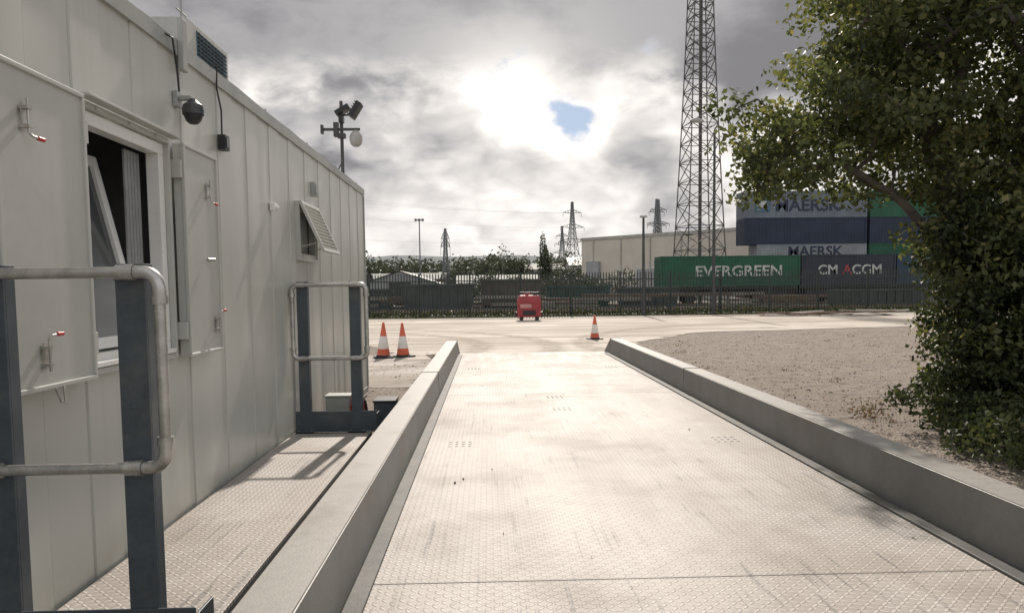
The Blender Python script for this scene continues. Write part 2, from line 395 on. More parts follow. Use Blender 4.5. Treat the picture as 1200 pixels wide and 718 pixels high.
def bolt(y,z,L=.14,flip=1,tip=True):
    x=WX+.115
    d.cyl((x,y,z),(x,y,z+L),.006,m=0); d.box(WX+.086,x+.008,y-.016,y+.016,z+.02,z+.032,0); d.box(WX+.086,x+.008,y-.016,y+.016,z+L-.042,z+L-.03,0)
    d.box(WX+.0975,WX+.1005,y-.02,y+.02,z+.01,z+L-.02,0)
    zz=z if flip<0 else z+L
    d.tube([(x,y,zz),(x+.008,y+.006,zz+flip*.010),(x+.014,y+.035,zz+flip*.014)],.0055,0,8)
    if tip: d.cyl((x+.014,y+.03,zz+flip*.014),(x+.016,y+.065,zz+flip*.014),.0085,m=1)
bolt(2.97,1.90,.13,-1); bolt(3.03,1.0,.13,1); bolt(4.85,1.86,.13,-1); bolt(4.93,1.04,.13,1)
d.cyl((WX+.1,4.8,1.5),(WX+.12,4.86,1.5),.011,m=0); d.tube([(WX+.1,3.08,.93),(WX+.11,3.10,.87),(WX+.11,3.13,.86),(WX+.10,3.14,.93)],.005,0,8)
d.build('shutter_bolts',[M_galv,M_red],cab,smooth=True)
d=MB(); frame(sy0,sy1,sz0,sz1,.04,WX-.03,WX+.035,0); frame(sy0-.03,sy1+.03,sz0-.03,sz1+.03,.03,WX+.0065,WX+.05,0)
d.box(WX-.04,WX-.035,sy0,sy1,sz0,sz1,1)
d.build('small_window_frame',[M_shut,M_trim],cab)
aw=empty('awning_pivot'); aw.parent=cab; aw.location=(WX+.055,0,sz1+.03)
d=MB(); L=.52; frame(sy0-.03,sy1+.03,-L,0,.03,-.012,.014,0)
nl=12
for i in range(nl):
    zc=-.045-(L-.08)*i/(nl-1)
    Mx=Matrix.Translation((0,0,zc))@Matrix.Rotation(math.radians(62),4,'Y')
    d.box(-.002,.002,sy0+.006,sy1-.006,-.017,.017,0,Mx)
d.box(-.011,-.009,sy0,sy1,-L+.03,-.03,1)
d.build('louvred_awning',[M_shut,M_trim],aw)
aw.rotation_euler=(0,math.radians(-24),0)
d=MB(); d.cyl((WX+.04,sy0+.02,sz0+.1),(WX+.2,sy0+.02,sz0+.14),.006,m=0); d.cyl((WX+.04,sy1-.02,sz0+.1),(WX+.2,sy1-.02,sz0+.14),.006,m=0); d.build('awning_stays',[M_galv],cab)
cc=empty('cctv_dome_camera'); d=MB()
d.box(WX+.006,WX+.03,4.60,4.68,2.38,2.47,0); d.box(WX+.031,WX+.10,4.62,4.66,2.42,2.445,0)
d.build('bracket',[M_trim],cc,bevel=.003)
d=MB(); c=(WX+.11,4.63,2.335); d.lathe(c,[(.001,-.058),(.025,-.052),(.042,-.036),(.052,-.01),(.054,.006)],0,18); d.lathe(c,[(.06,.0),(.062,.022),(.055,.055),(.028,.075),(.02,.09)],1,18)
d.build('dome',[M_black,mat('cctv_grey',(.05,.05,.055),.35)],cc,smooth=True)
jb=empty('junction_box'); d=MB(); d.box(WX+.008,WX+.06,5.32,5.41,2.26,2.36,0); d.box(WX+.061,WX+.066,5.335,5.395,2.275,2.345,1)
d.tube([(WX+.03,5.35,2.36),(WX+.035,5.34,2.52),(WX+.02,5.31,2.66),(WX+.05,5.24,2.78),(WX-.1,5.19,2.80)],.006,0,8)
d.tube([(WX+.03,4.64,2.47),(WX+.03,4.62,2.60),(WX+.05,4.52,2.74),(WX-.05,4.42,2.79)],.006,0,8)
d.build('box_and_cable',[M_black,mat('box_lid',(.05,.05,.055),.3)],jb,bevel=.002)
d=MB(); d.box(WX+.007,WX+.05,6.52,6.60,1.97,2.04,0); d.cyl((WX+.05,6.56,2.0),(WX+.075,6.56,1.99),.028,.015,0); d.build('pir_sensor',[M_white],None,bevel=.006)
d=MB(); d.box(WX+.007,WX+.05,8.05,8.2,2.28,2.42,0); d.box(WX+.051,WX+.058,8.07,8.18,2.3,2.4,0); d.build('bulkhead_light',[M_trim],None,bevel=.006)
# AC unit on roof
ac=empty('roof_air_conditioner'); d=MB(); x1=-1.86; a0,a1=4.98,5.74; zb,zt=ZT+.02,ZT+.255
d.box(-2.75,x1,a0,a1,zb,zt,0); d.box(-2.75,-2.7,a0+.05,a1-.05,ZT+.001,zb-.001,1); d.box(-1.99,-1.95,a0+.05,a1-.05,ZT+.001,zb-.001,1)
d.box(x1+.0005,x1+.004,a0+.16,a1-.04,zb+.02,zt-.03,2)
for i in range(7):
    zz=zb+.03+i*.026; d.box(x1+.005,x1+.012,a0+.17,a1-.05,zz,zz+.006,1)
for i in range(8):
    yy=a0+.18+i*.062; d.box(x1+.0125,x1+.015,yy,yy+.006,zb+.03,zt-.04,1)
d.build('ac_casing',[mat('ac_cream',(.5,.5,.47),.5,0,.1,4,streak=.3),M_black,mat('ac_coil_blue',(.03,.10,.15),.5)],ac,bevel=.003)
d=MB(); d.box(WX+.023,WX+.055,4.66,4.73,2.60,2.90,0); d.box(WX-.15,WX+.022,4.67,4.72,2.775,2.79,0); d.cyl((WX+.04,4.69,2.90),(WX+.04,4.69,3.6),.006,m=0)
d.cyl((WX+.04,4.62,2.94),(WX+.04,4.76,2.94),.005,m=0)
d.build('aerial_bracket',[M_trim],None,bevel=.004)
d=MB()
for yy in np.arange(2.2,11.3,1.5): d.cyl((WX-.05,yy,ZT),(WX-.05,yy,ZT+.08),.009,m=0,n=6)
d.tube([(WX-.05,yy,ZT+.075-.012*abs(math.sin(yy*2.09))) for yy in np.arange(2.2,11.4,.25)],.0035,0,5)
for yy,w in ((6.9,.16),(7.2,.08),(9.1,.2)): d.box(WX-.25,WX-.06,yy,yy+w,ZT+.001,ZT+.05+.03*w,0)
d.build('roof_safety_line',[M_trim],None)
ms=empty('floodlight_mast'); mx,my=-1.90,10.35; d=MB()
d.cyl((mx,my,ZT),(mx,my,3.78),.022,m=0); d.box(mx-.07,mx+.07,my-.07,my+.07,ZT+.001,ZT+.012,0)
d.box(mx-.27,mx+.24,my-.02,my+.02,3.40,3.43,0); d.box(mx-.27,mx-.24,my-.04,my+.04,3.36,3.47,0); d.box(mx-.05,mx+.05,my-.04,my+.04,3.3,3.36,0)
d.box(mx-.1,mx-.04,my-.05,my+.05,3.32,3.5,0)
d.cyl((mx,my,3.0),(mx-.12,my,2.78),.008,m=0)
d.build('pole',[mat('mast_dark',(.07,.07,.07),.5)],ms)
d=MB()
Mx=Matrix.Translation((mx+.19,my,3.66))@Matrix.Rotation(math.radians(32),4,'Y'); d.box(-.035,.035,-.1,.1,-.11,.11,0,Mx)
for i in range(6): d.box(-.055,-.036,-.09,.09,-.1+i*.036,-.088+i*.036,0,Mx)
Mx=Matrix.Translation((mx+.02,my,3.66))@Matrix.Rotation(math.radians(60),4,'Y'); d.box(-.03,.03,-.08,.08,-.10,.10,0,Mx)
d.cyl((mx+.02,my,3.6),(mx+.19,my,3.6),.012,m=0); d.box(mx-.03,mx+.03,my-.05,my+.05,3.5,3.62,0)
d.build('floodlights',[M_black],ms)
d=MB(); c=(mx+.185,my,3.27); d.lathe(c,[(.001,-.085),(.04,-.078),(.07,-.05),(.085,0),(.085,.05),(.06,.1),(.03,.125),(.015,.14)],0,16); d.build('ptz_camera',[mat('ptz_cream',(.5,.48,.45),.4)],ms,smooth=True)
d=MB(); d.box(-1.66,-1.42,7.75,7.95,GZ+.0,.23,0); d.box(-1.65,-1.43,7.738,7.749,GZ+.1,.2,0); d.box(-1.67,-1.41,7.74,7.97,.231,.245,0); d.build('utility_cabinet',[M_trim],None,bevel=.004)
d=MB(); d.box(-1.13,-.93,7.45,7.75,GZ,.21,0); d.box(-1.14,-.92,7.44,7.76,.211,.23,1); d.build('cable_box',[M_post,M_black],None,bevel=.004)
d=MB(); d.lathe((-1.36,7.9,GZ),[(.07,0),(.08,.05),(.075,.36),(.04,.46),(.02,.50)],0,14,); d.tube([(-1.38,7.85,.14),(-1.33,7.8,.28),(-1.27,7.82,.16),(-1.24,7.85,-.1)],.015,1,8); d.tube([(-1.42,7.8,.09),(-1.36,7.76,.21),(-1.30,7.76,.09)],.018,0,8); d.build('fire_extinguisher',[M_red,M_black],None,smooth=True)
d=MB()
for a in (8.4,9.6,10.8): d.box(WX-.3,WX+.03,a,a+.4,GZ,-.205,0)
d.build('foundation_pads',[M_conc2],None)
# ------------------------------------------------------------------ cones
def cone(x,y,h=.72,rot=0,tilt=0):
    e=MB(); s=h/.75
    e.box(-.2*s,.2*s,-.2*s,.2*s,0,.035*s,2); e.lathe((0,0,.036*s),[(.165*s,0),(.15*s,.02*s)],2,24)
    prof=[(.14,.03),(.118,.17),(.1185,.171),(.073,.44),(.0725,.441),(.022,.735),(.0,.74)]
    e.lathe((0,0,.02*s),[(a*s,b*s) for a,b in prof],0,24,mats=[0,0,1,1,0,0])
    o=e.build('traffic_cone',[M_orange,M_conewhite,M_black],None,smooth=True); o.location=(x,y,GZ+.013); o.rotation_euler=(0,tilt,rot)
cone(-2.42,17.6,.80,.2,.02); cone(-1.98,17.7,.78,.6,-.015); cone(3.16,22.8,.72,.3)
# ------------------------------------------------------------------ red bowser
bw=empty('red_fuel_bowser',(1.95,37.0,GZ)); d=MB()
w=.56
vs=[(-w,-.4,.18),(w,-.4,.18),(w,.45,.18),(-w,.45,.18),(-w,-.42,.95),(w,-.42,.95),(w,.45,.95),(-w,.45,.95),(-w*.86,-.25,1.22),(w*.86,-.25,1.22),(w*.86,.4,1.22),(-w*.86,.4,1.22)]
d.add(vs,[(0,3,2,1),(0,1,5,4),(1,2,6,5),(2,3,7,6),(3,0,4,7),(4,5,9,8),(5,6,10,9),(6,7,11,10),(7,4,8,11),(8,9,10,11)],0)
d.build('tank_body',[M_redm],bw,bevel=.04)
d=MB(); d.lathe((-.1,.05,1.22),[(.2,0),(.2,.06),(.16,.1)],0,16); d.box(.18,.42,-.1,.2,1.221,1.32,1)
d.tube([(-.45,-.2,1.2),(-.45,-.2,1.36),(.45,-.2,1.36),(.45,-.2,1.2)],.018,1,8)
d.box(-.45,-.3,-.44,.5,0,.179,1); d.box(.3,.45,-.44,.5,0,.179,1); d.box(-.44,.1,-.432,-.425,.62,.8,2); d.box(-.3,.3,-.434,-.423,.28,.5,1)
d.cyl((.565,-.1,.3),(.64,-.1,.3),.14,m=1); d.cyl((-.64,-.1,.3),(-.565,-.1,.3),.14,m=1)
d.build('lid_skids_labels',[M_redm,M_black,mat('label_pink',(.5,.25,.24),.5)],bw)
# ------------------------------------------------------------------ palisade fence
d=MB(); FY=41.9; x=-34.
while x<62:
    h=2.32+random.uniform(-.015,.015); y0=FY+random.uniform(-.006,.006); zb=GZ+.1; zt=GZ+h; w=.030
    vs=[(x-w,y0,zb),(x,y0-.018,zb),(x+w,y0,zb),(x-w,y0,zt),(x,y0-.018,zt),(x+w,y0,zt),(x,y0-.03,zt+.11)]
    d.add(vs,[(0,1,4,3),(1,2,5,4),(3,4,6),(4,5,6)],0); x+=.155
for zz in (GZ+.45,GZ+1.95): d.box(-34,62,FY+.012,FY+.06,zz,zz+.06,0)
x=-34
while x<62: d.box(x-.045,x+.045,FY+.062,FY+.15,GZ,GZ+2.4,0); x+=2.75
d.build('palisade_fence',[M_fence])
def lamp(x,y,H,arm,name='street_lamp'):
    d=MB(); d.cyl((x,y,GZ),(x,y,GZ+1.3),.11,.11,0,12); d.cyl((x,y,GZ+1.3),(x,y,H-.6),.09,.06,0,12)
    if arm:
        pts=[(x,y,H-.6)]
        for i in range(9):
            a=math.radians(80*i/8); pts.append((x-arm*(1-math.cos(a)),y,H-.6+.6*math.sin(a)))
        d.tube(pts,.05,0,8); ex=pts[-1]
        d.tube([(ex[0]+.05,y,ex[2]),(ex[0]-.12,y,ex[2]+.03),(ex[0]-.45,y,ex[2]+.06),(ex[0]-.7,y,ex[2]+.04)],[.05,.12,.13,.05],1,10)
    else: d.box(x-.18,x+.18,y-.12,y+.12,H-.6,H-.5,1)
    d.build(name,[mat('lamp_post_steel',(.06,.065,.065),.5,.3,.2,3),M_trim],None,smooth=True)
lamp(12.1,41.0,10.0,.75); lamp(8.35,41.2,5.6,0)
d=MB()
for i in range(16):
    cx=random.uniform(14.2,20.0); cy=random.uniform(37.3,39.3); a=random.uniform(-.5,.4); L=random.uniform(1.0,2.6); zz=GZ+.02+random.uniform(0,.2)
    Mx=Matrix.Translation((cx,cy,zz))@Matrix.Rotation(a,4,'Z')@Matrix.Rotation(random.uniform(-.08,.08),4,'Y'); d.box(-L/2,L/2,-.1,.1,0,.055,random.choice([0,0,1]),Mx)
Mx=Matrix.Translation((18.8,37.6,GZ+.15))@Matrix.Rotation(.12,4,'Y'); d.box(-1.2,1.2,-.6,.6,0,.03,1,Mx)
d.build('timber_plank_pile',[mat('timber_old',(.16,.10,.07),.8,0,.4,5),mat('ply_pale',(.5,.46,.42),.7,0,.2,2)])
# ------------------------------------------------------------------ shipping containers
def contain(x,y,z,col,L=12.2,txt=None,tcol=None,ts=1.0,tx=.1,name='shipping_container',tz=.9,xs=1.0):
    e=empty(name,(x,y,z)); d=MB(); H=2.58; W=2.44
    d.box(.02,L-.02,.05,W,.02,H-.02,0)
    n=int(L/.28); p=(L-.3)/n
    for i in range(n):
        a=.15+i*p; vs=[(a,.049,.16),(a+p*.2,.012,.16),(a+p*.55,.012,.16),(a+p*.75,.049,.16)]
        vs+=[(q[0],q[1],H-.12) for q in vs]; d.add(vs,[(0,1,5,4),(1,2,6,5),(2,3,7,6),(4,5,6,7),(0,3,2,1)],0)
    d.box(0,.15,0,W+.01,0,H,0); d.box(L-.15,L,0,W+.01,0,H,0); d.box(.15,L-.15,.0,.048,0,.15,0); d.box(.15,L-.15,.0,.048,H-.11,H,0)
    for i in range(int(W/.3)): d.box(-.015,.0,.2+i*.3,.32+i*.3,.2,H-.2,0)
    mm=mat('container_paint',col,.6,.0,.22,.6,streak=.5,dirt=tuple(c*.6+.03 for c in col))
    d.build('corrugated_box',[mm],e)
    for (b,c_,fx) in (txt or []): text(b,ts,(L*fx,.003,tz),c_,e,bold=ts*.02,xs=xs)
    return e
tw=mat('lettering_white',(.50,.51,.49),.6,0,.25,2); tn=mat('lettering_navy',(.02,.03,.06),.5); tr=mat('lettering_red',(.36,.05,.05),.5)
GR=(.02,.105,.058); NV=(.022,.036,.068); GY=(.17,.20,.24); BR=(.07,.03,.028)
FZ=1.32
contain(14.85,66,FZ,GR,12.2,[('EVERGREEN',tw,.245)],None,1.25,tz=.85,xs=1.15)
contain(27.15,66,FZ,(.034,.038,.056),8.3,[('CM',tw,.17),('A',tr,.435),('CGM',tw,.53)],None,1.15,tz=.9,xs=1.05)
contain(35.55,66,FZ,(.025,.055,.09),12.2); contain(47.9,66,FZ,BR)
d=MB()
for x0 in (14.6,27.0,39.4):
    d.box(x0,x0+12.1,65.9,68.5,FZ-.3,FZ-.01,0)
    for xx in (1.2,2.9,9.2,10.9):
        for yy in (66.1,68.2): d.cyl((x0+xx,yy,GZ+.5),(x0+xx,yy+.12,GZ+.5),.46,m=0,n=16)
    d.box(x0+.6,x0+3.5,66,68.4,.5,FZ-.31,0); d.box(x0+8.6,x0+11.5,66,68.4,.5,FZ-.31,0); d.box(x0+3.6,x0+8.5,66.4,68,.6,FZ-.31,0)
d.build('flat_rail_wagon',[mat('wagon_dark',(.03,.028,.026),.7)])
cols=[BR,(.28,.30,.32),NV,GY]; SZ=GZ+.36
pl=MB(); pl.box(24,63,74.5,79,GZ,SZ-.005,0); pl.build('container_plinth',[M_conc2])
for tier in range(4):
    z0=SZ+tier*2.6; big=tier==3
    contain(25.1+(1.3 if tier==1 else 0),75,z0,cols[tier],12.2 if tier!=1 else 10.9,[('MAERSK',tn,.25 if big else .28)] if tier in(1,3) else None,None,1.6 if big else 1.35,tz=.65 if big else 1.45,xs=1.1)
for tier,cl in enumerate([NV,GR,NV,GR]): contain(37.6,75,SZ+tier*2.6,cl)
for tier,cl in enumerate([GR,NV,GY]): contain(50.1,75,SZ+tier*2.6,cl)
d=MB()
cx,cz=26.9,SZ+3*2.6+1.3; pts=[]
for i in range(14):
    a=math.pi/2+i*math.pi/7; rr_=.62 if i%2==0 else .3; pts.append((cx+rr_*math.cos(a),74.985,cz+rr_*math.sin(a)))
d.box(cx-.75,cx+.75,74.99,74.998,cz-.75,cz+.75,1); d.poly(pts[::-1],0)
d.build('container_badge',[tw,mat('badge_blue',(.07,.14,.21),.5)])
# ------------------------------------------------------------------ warehouse
wh=empty('warehouse'); A=Vector((12.8,105,0)); B=Vector((31.5,86,0)); N=Vector(((B-A).y,-(B-A).x,0)).normalized(); N=N if N.y>0 else -N
C=B+N*26; E=A+N*26
d=MB(); H=7.9
def P(v,z): return (v.x,v.y,z)
d.add([P(A,GZ),P(B,GZ),P(C,GZ),P(E,GZ),P(A,H),P(B,H),P(C,H),P(E,H)],[(0,1,5,4),(1,2,6,5),(2,3,7,6),(3,0,4,7),(4,5,6,7)],0)
d.build('walls',[mat('cream_cladding',(.62,.57,.50),.6,0,.08,.4,streak=.2,dirt=(.38,.34,.29))],wh)
d=MB(); T=(B-A).normalized(); Mw=Matrix(((T.x,N.x,0,A.x),(T.y,N.y,0,A.y),(0,0,1,0),(0,0,0,1))); LL=(B-A).length
d.box(-.1,LL+.1,-.12,-.02,H-.25,H+.12,0,Mw); d.box(0,LL,-.06,-.01,GZ,GZ+1.0,0,Mw)
for q in np.arange(2.,LL,4.5): d.box(q,q+.12,-.13,-.01,GZ,H-.26,0,Mw)
d.box(1.2,3.2,-.5,-.02,1.2,4.8,1,Mw); d.box(9,12,-.05,-.01,GZ,3.6,1,Mw)
d.build('trim_doors',[mat('wh_trim',(.42,.40,.37),.6),mat('wh_door',(.35,.36,.37),.6)],wh)
# ------------------------------------------------------------------ lattice structures
def lattice(x,y,zb,zt,n,r,arms=(),wfun=None,yaw=.5):
    d=MB(); R=Matrix.Translation((x,y,0))@Matrix.Rotation(yaw,4,'Z')
    def cor(z):
        w=wfun((z-zb)/(zt-zb))/2
        return [R@Vector((sx*w,sy*w,z)) for sx,sy in((-1,-1),(1,-1),(1,1),(-1,1))]
    zs=[zb]
    while zs[-1]<zt-.01:
        w=wfun((zs[-1]-zb)/(zt-zb)); zs.append(min(zt,zs[-1]+max(w*n,.6)))
    for a,b in zip(zs[:-1],zs[1:]):
        ca,cb=cor(a),cor(b)
        for i in range(4):
            j=(i+1)%4
            d.cyl(ca[i],cb[i],r*1.5,m=0,n=4,cap=False); d.cyl(ca[i],cb[j],r,m=0,n=4,cap=False); d.cyl(ca[j],cb[i],r,m=0,n=4,cap=False); d.cyl(cb[i],cb[j],r,m=0,n=4,cap=False)
    for (z,L) in arms:
        c1=cor(z); c2=cor(min(z+1.6,zt))
        for s in (-1,1):
            tip=R@Vector((s*L,0,z+.2)); k=(1,2) if s>0 else (0,3)
            for i in k: d.cyl(c1[i],tip,r,m=0,n=4,cap=False); d.cyl(c2[i],tip,r,m=0,n=4,cap=False)
            for f in (.35,.7):
                for i in k: d.cyl(c1[i].lerp(tip,f),c2[i].lerp(tip,f),r*.8,m=0,n=4,cap=False)
            d.cyl(tip,tip-Vector((0,0,1.8)),r,m=0,n=4)
    return d
d=lattice(19.85,72,GZ,36,.62,.042,yaw=.12,wfun=lambda f:3.6*(1-f)**1.35+1.5*f+.5*(1-f))
d.box(19.75,20.05,71.9,72.0,GZ,36,0)
d.lathe((18.6,71.2,6.0),[(.01,0),(.25,.03),(.4,.1)],0,14); d.cyl((18.6,71.2,6.1),(19.2,71.8,6.1),.05,m=0)
d.build('lattice_radio_mast',[M_latt])
def pyl(x,y,H,wb_,arms,r,name='electricity_pylon'):
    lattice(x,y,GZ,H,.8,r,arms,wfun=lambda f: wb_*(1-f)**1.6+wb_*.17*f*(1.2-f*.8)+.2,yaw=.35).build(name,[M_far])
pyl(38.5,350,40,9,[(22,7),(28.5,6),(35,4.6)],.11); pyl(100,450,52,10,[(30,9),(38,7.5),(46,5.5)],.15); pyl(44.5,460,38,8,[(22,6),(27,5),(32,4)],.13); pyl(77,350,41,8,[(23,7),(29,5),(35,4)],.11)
pyl(-7.9,145,12.6,1.6,[(9.2,.9),(10.6,.8)],.05,'telecom_mast')
d=MB()
for dz,dx in ((35,-4),(28.6,5.5),(22,-7),(35,4)):
    p0=Vector((38.5+dx,350,dz)); p1=Vector((-210+dx,130,dz+17))
    d.tube([p0.lerp(p1,t)-Vector((0,0,9*4*t*(1-t))) for t in np.linspace(0,1,30)],.022,0,4)
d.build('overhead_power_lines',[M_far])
def hm(x,y,H,name='yard_light_mast'):
    d=MB(); d.cyl((x,y,GZ),(x,y,H),.13,.08,0,8); d.box(x-.7,x+.7,y-.12,y+.12,H-.25,H-.1,0)
    for i in (-.55,.0,.55): d.box(x+i-.16,x+i+.16,y-.3,y-.13,H-.4,H,0)
    d.build(name,[M_far])
hm(-10.5,120,12.2); hm(57,165,17)
def shed(x0,x1,y0,y1,ze,zr,wall,roof,name):
    e=empty(name); d=MB(); xm=(y0+y1)/2
    d.add([(x0,y0,GZ),(x1,y0,GZ),(x1,y1,GZ),(x0,y1,GZ),(x0,y0,ze),(x1,y0,ze),(x1,y1,ze),(x0,y1,ze),(x0,xm,zr-.1),(x1,xm,zr-.1)],[(0,1,5,4),(2,3,7,6),(1,2,6,9,5),(3,0,4,8,7)],0)
    for q in np.arange(x0+1,x1-2,4.): d.box(q,q+1.6,y0-.04,y0-.01,ze-1.6,ze-.6,2)
    d.add([(x0-.3,y0-.4,ze),(x1+.3,y0-.4,ze),(x1+.3,xm,zr),(x0-.3,xm,zr),(x1+.3,y1+.4,ze),(x0-.3,y1+.4,ze)],[(0,1,2,3),(3,2,4,5)],1)
    d.build('walls_and_roof',[wall,roof,M_dark],e)
mw=mat('shed_wall',(.2,.2,.19),.7,0,.2,.5); mr=mat('shed_roof_pale',(.30,.30,.29),.6,0,.2,.3); mr2=mat('shed_roof_dark',(.12,.13,.12),.7,0,.2,.3)
def gable(x0,x1,y0,y1,ze,zr,wall,roof,name):
    e=empty(name); d=MB(); xm=(x0+x1)/2
    d.add([(x0,y0,GZ),(x1,y0,GZ),(x1,y1,GZ),(x0,y1,GZ),(x0,y0,ze),(x1,y0,ze),(x1,y1,ze),(x0,y1,ze),(xm,y0,zr),(xm,y1,zr)],[(0,1,5,8,4),(2,3,7,9,6),(1,2,6,5),(3,0,4,7)],0)
    d.add([(x0-.3,y0-.3,ze),(xm,y0-.3,zr+.08),(xm,y1,zr+.08),(x0-.3,y1,ze),(x1+.3,y0-.3,ze),(x1+.3,y1,ze)],[(0,1,2,3),(1,4,5,2)],1)
    d.box(xm-1.2,xm+1.2,y0-.05,y0-.01,GZ,2.2,2)
    d.build('walls_and_roof',[wall,roof,M_dark],e)
gable(-13.8,-5.4,84,100,1.9,3.3,mat('shed_wall_pale',(.30,.31,.31),.7,0,.2,.5),mr,'industrial_shed')
shed(-4,6.5,100,112,1.9,3.2,mw,mr2,'industrial_shed'); shed(-30,-15.5,92,104,2.3,4.3,mw,mr2,'industrial_shed')
shed(-26,-8,140,152,3.2,4.4,mat('shed_brick',(.22,.15,.12),.8,0,.2,.5),mr2,'industrial_shed')
shed(8,19,160,172,5.2,6.6,mat('office_wall',(.28,.27,.27),.7,0,.1,.2),mr2,'distant_office_block'); shed(-60,-38,300,330,5,8,mw,mr2,'distant_factory')
shed(15,23,140,150,5.4,7.0,mat('factory_pale',(.40,.40,.39),.7),mr,'distant_factory')
for (x,y,w,h) in ((-6.2,55,5.2,1.9),(-.6,57,4.6,2.2),(4.6,60,5,1.7),(-12.5,56,5.5,1.6),(10,58,4.5,1.5),(24,52,6,1.2)):
    d=MB(); q=.25
    d.add([(x+q,y,GZ),(x+w-q,y,GZ),(x+w-q,y+2,GZ),(x+q,y+2,GZ),(x,y-.1,GZ+h),(x+w,y-.1,GZ+h),(x+w,y+2.1,GZ+h),(x,y+2.1,GZ+h)],[(0,1,5,4),(1,2,6,5),(2,3,7,6),(3,0,4,7),(4,5,6,7)],0)
    for i in range(int(w/.6)): d.box(x+.3+i*.6,x+.38+i*.6,y-.16,y-.05,GZ+.1,GZ+h,0)
    d.box(x-.05,x+w+.05,y-.2,y-.1,GZ+h-.12,GZ+h+.05,0)
    d.build('waste_skip',[mat('skip_green',random.choice([(.04,.085,.07),(.06,.075,.07),(.10,.085,.07)]),.6,0,.3,1)])
d=MB()
for yy in (46,47.5,50,51.5,62,63.5): d.box(-60,90,yy,yy+.08,GZ+.01,GZ+.18,0)
for yy in (45.5,49.5,61.5):
    for x in np.arange(-40,70,.7): d.box(x,x+.25,yy,yy+2.5,GZ+.009,GZ+.06,1)
for i in range(44):
    x=random.uniform(-14,40); yy=random.uniform(53,59); L=random.uniform(2,6); zz=GZ+random.choice([.1,.35,.6,.85]); d.box(x,x+L,yy,yy+.3,zz,zz+.22,random.choice([0,1]))
d.build('railway_tracks',[mat('rail_rust',(.13,.09,.065),.6,.2,.3,2),mat('sleeper',(.20,.18,.155),.9,0,.3,2)])
# ------------------------------------------------------------------ foliage
def leafmat(name,cols,trans=.35):
    m,t,b,co=begin(name)
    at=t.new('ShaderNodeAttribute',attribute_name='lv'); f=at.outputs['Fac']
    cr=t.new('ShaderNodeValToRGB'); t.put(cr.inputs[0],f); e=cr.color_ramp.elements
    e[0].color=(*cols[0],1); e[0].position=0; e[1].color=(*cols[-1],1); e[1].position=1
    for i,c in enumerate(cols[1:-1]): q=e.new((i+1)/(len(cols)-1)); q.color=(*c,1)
    t.put(b.inputs['Base Color'],cr.outputs[0]); b.inputs['Roughness'].default_value=.5; b.inputs['Specular IOR Level'].default_value=.3
    tr_=t.new('ShaderNodeBsdfTranslucent'); t.put(tr_.inputs[0],t.mix(1.,cr.outputs[0],(1.5,1.5,.8),'MULTIPLY'))
    mx=t.new('ShaderNodeMixShader'); mx.inputs[0].default_value=trans
    t.l.new(b.outputs[0],mx.inputs[1]); t.l.new(tr_.outputs[0],mx.inputs[2]); t.l.new(mx.outputs[0],t.n['Material Output'].inputs[0]); return m
def leaves(name,cent,lv,size,m,parent=None,up=.3):
    cent=np.asarray(cent,float); n=len(cent); rg=np.random
    a=rg.normal(size=(n,3)); a[:,2]-=.4; a/=np.linalg.norm(a,axis=1)[:,None]
    nn=rg.normal(size=(n,3)); nn[:,2]+=up; b=np.cross(a,nn); b/=np.linalg.norm(b,axis=1)[:,None]
    c=np.cross(a,b)
    s=size*rg.uniform(.6,1.25,n)[:,None]
    p0=cent-a*s*.5; p2=cent+a*s*.5; fold=c*s*.1
    p1=cent+b*s*.33-a*s*.08+fold; p3=cent-b*s*.33-a*s*.08+fold
    V=np.stack([p0,p1,p2,p3],1).reshape(-1,3)
    me=bpy.data.meshes.new(name); me.vertices.add(4*n); me.vertices.foreach_set('co',V.ravel())
    F=np.arange(4*n).reshape(n,4); T=np.concatenate([F[:,[0,1,2]],F[:,[0,2,3]]],0)
    me.loops.add(6*n); me.loops.foreach_set('vertex_index',T.ravel())
    me.polygons.add(2*n); me.polygons.foreach_set('loop_start',np.arange(0,6*n,3)); 
    me.update(calc_edges=True)
    at=me.attributes.new('lv','FLOAT','FACE'); at.data.foreach_set('value',np.concatenate([lv,lv]).astype(np.float32))
    me.materials.append(m); me.validate()
    o=bpy.data.objects.new(name,me); S.collection.objects.link(o)
    if parent: o.parent=parent
    return o
def sample_blobs(blobs,n,mind):
    out=[]; w=np.array([b[3]*b[4]*b[5] for b in blobs])**.75; w/=w.sum(); tries=0
    while len(out)<n and tries<n*40:
        tries+=1; b=blobs[np.random.choice(len(blobs),p=w)]
        v=np.random.normal(size=3); v/=np.linalg.norm(v); r=np.random.uniform()**(1/2.6)*np.random.uniform(.85,1.08)
        p=np.array(b[:3])+v*r*np.array(b[3:6])
        if p[2]<GZ+.1: continue
        if out and np.min(np.linalg.norm(np.array(out)-p,axis=1))<mind: continue
        out.append(p)
    return out
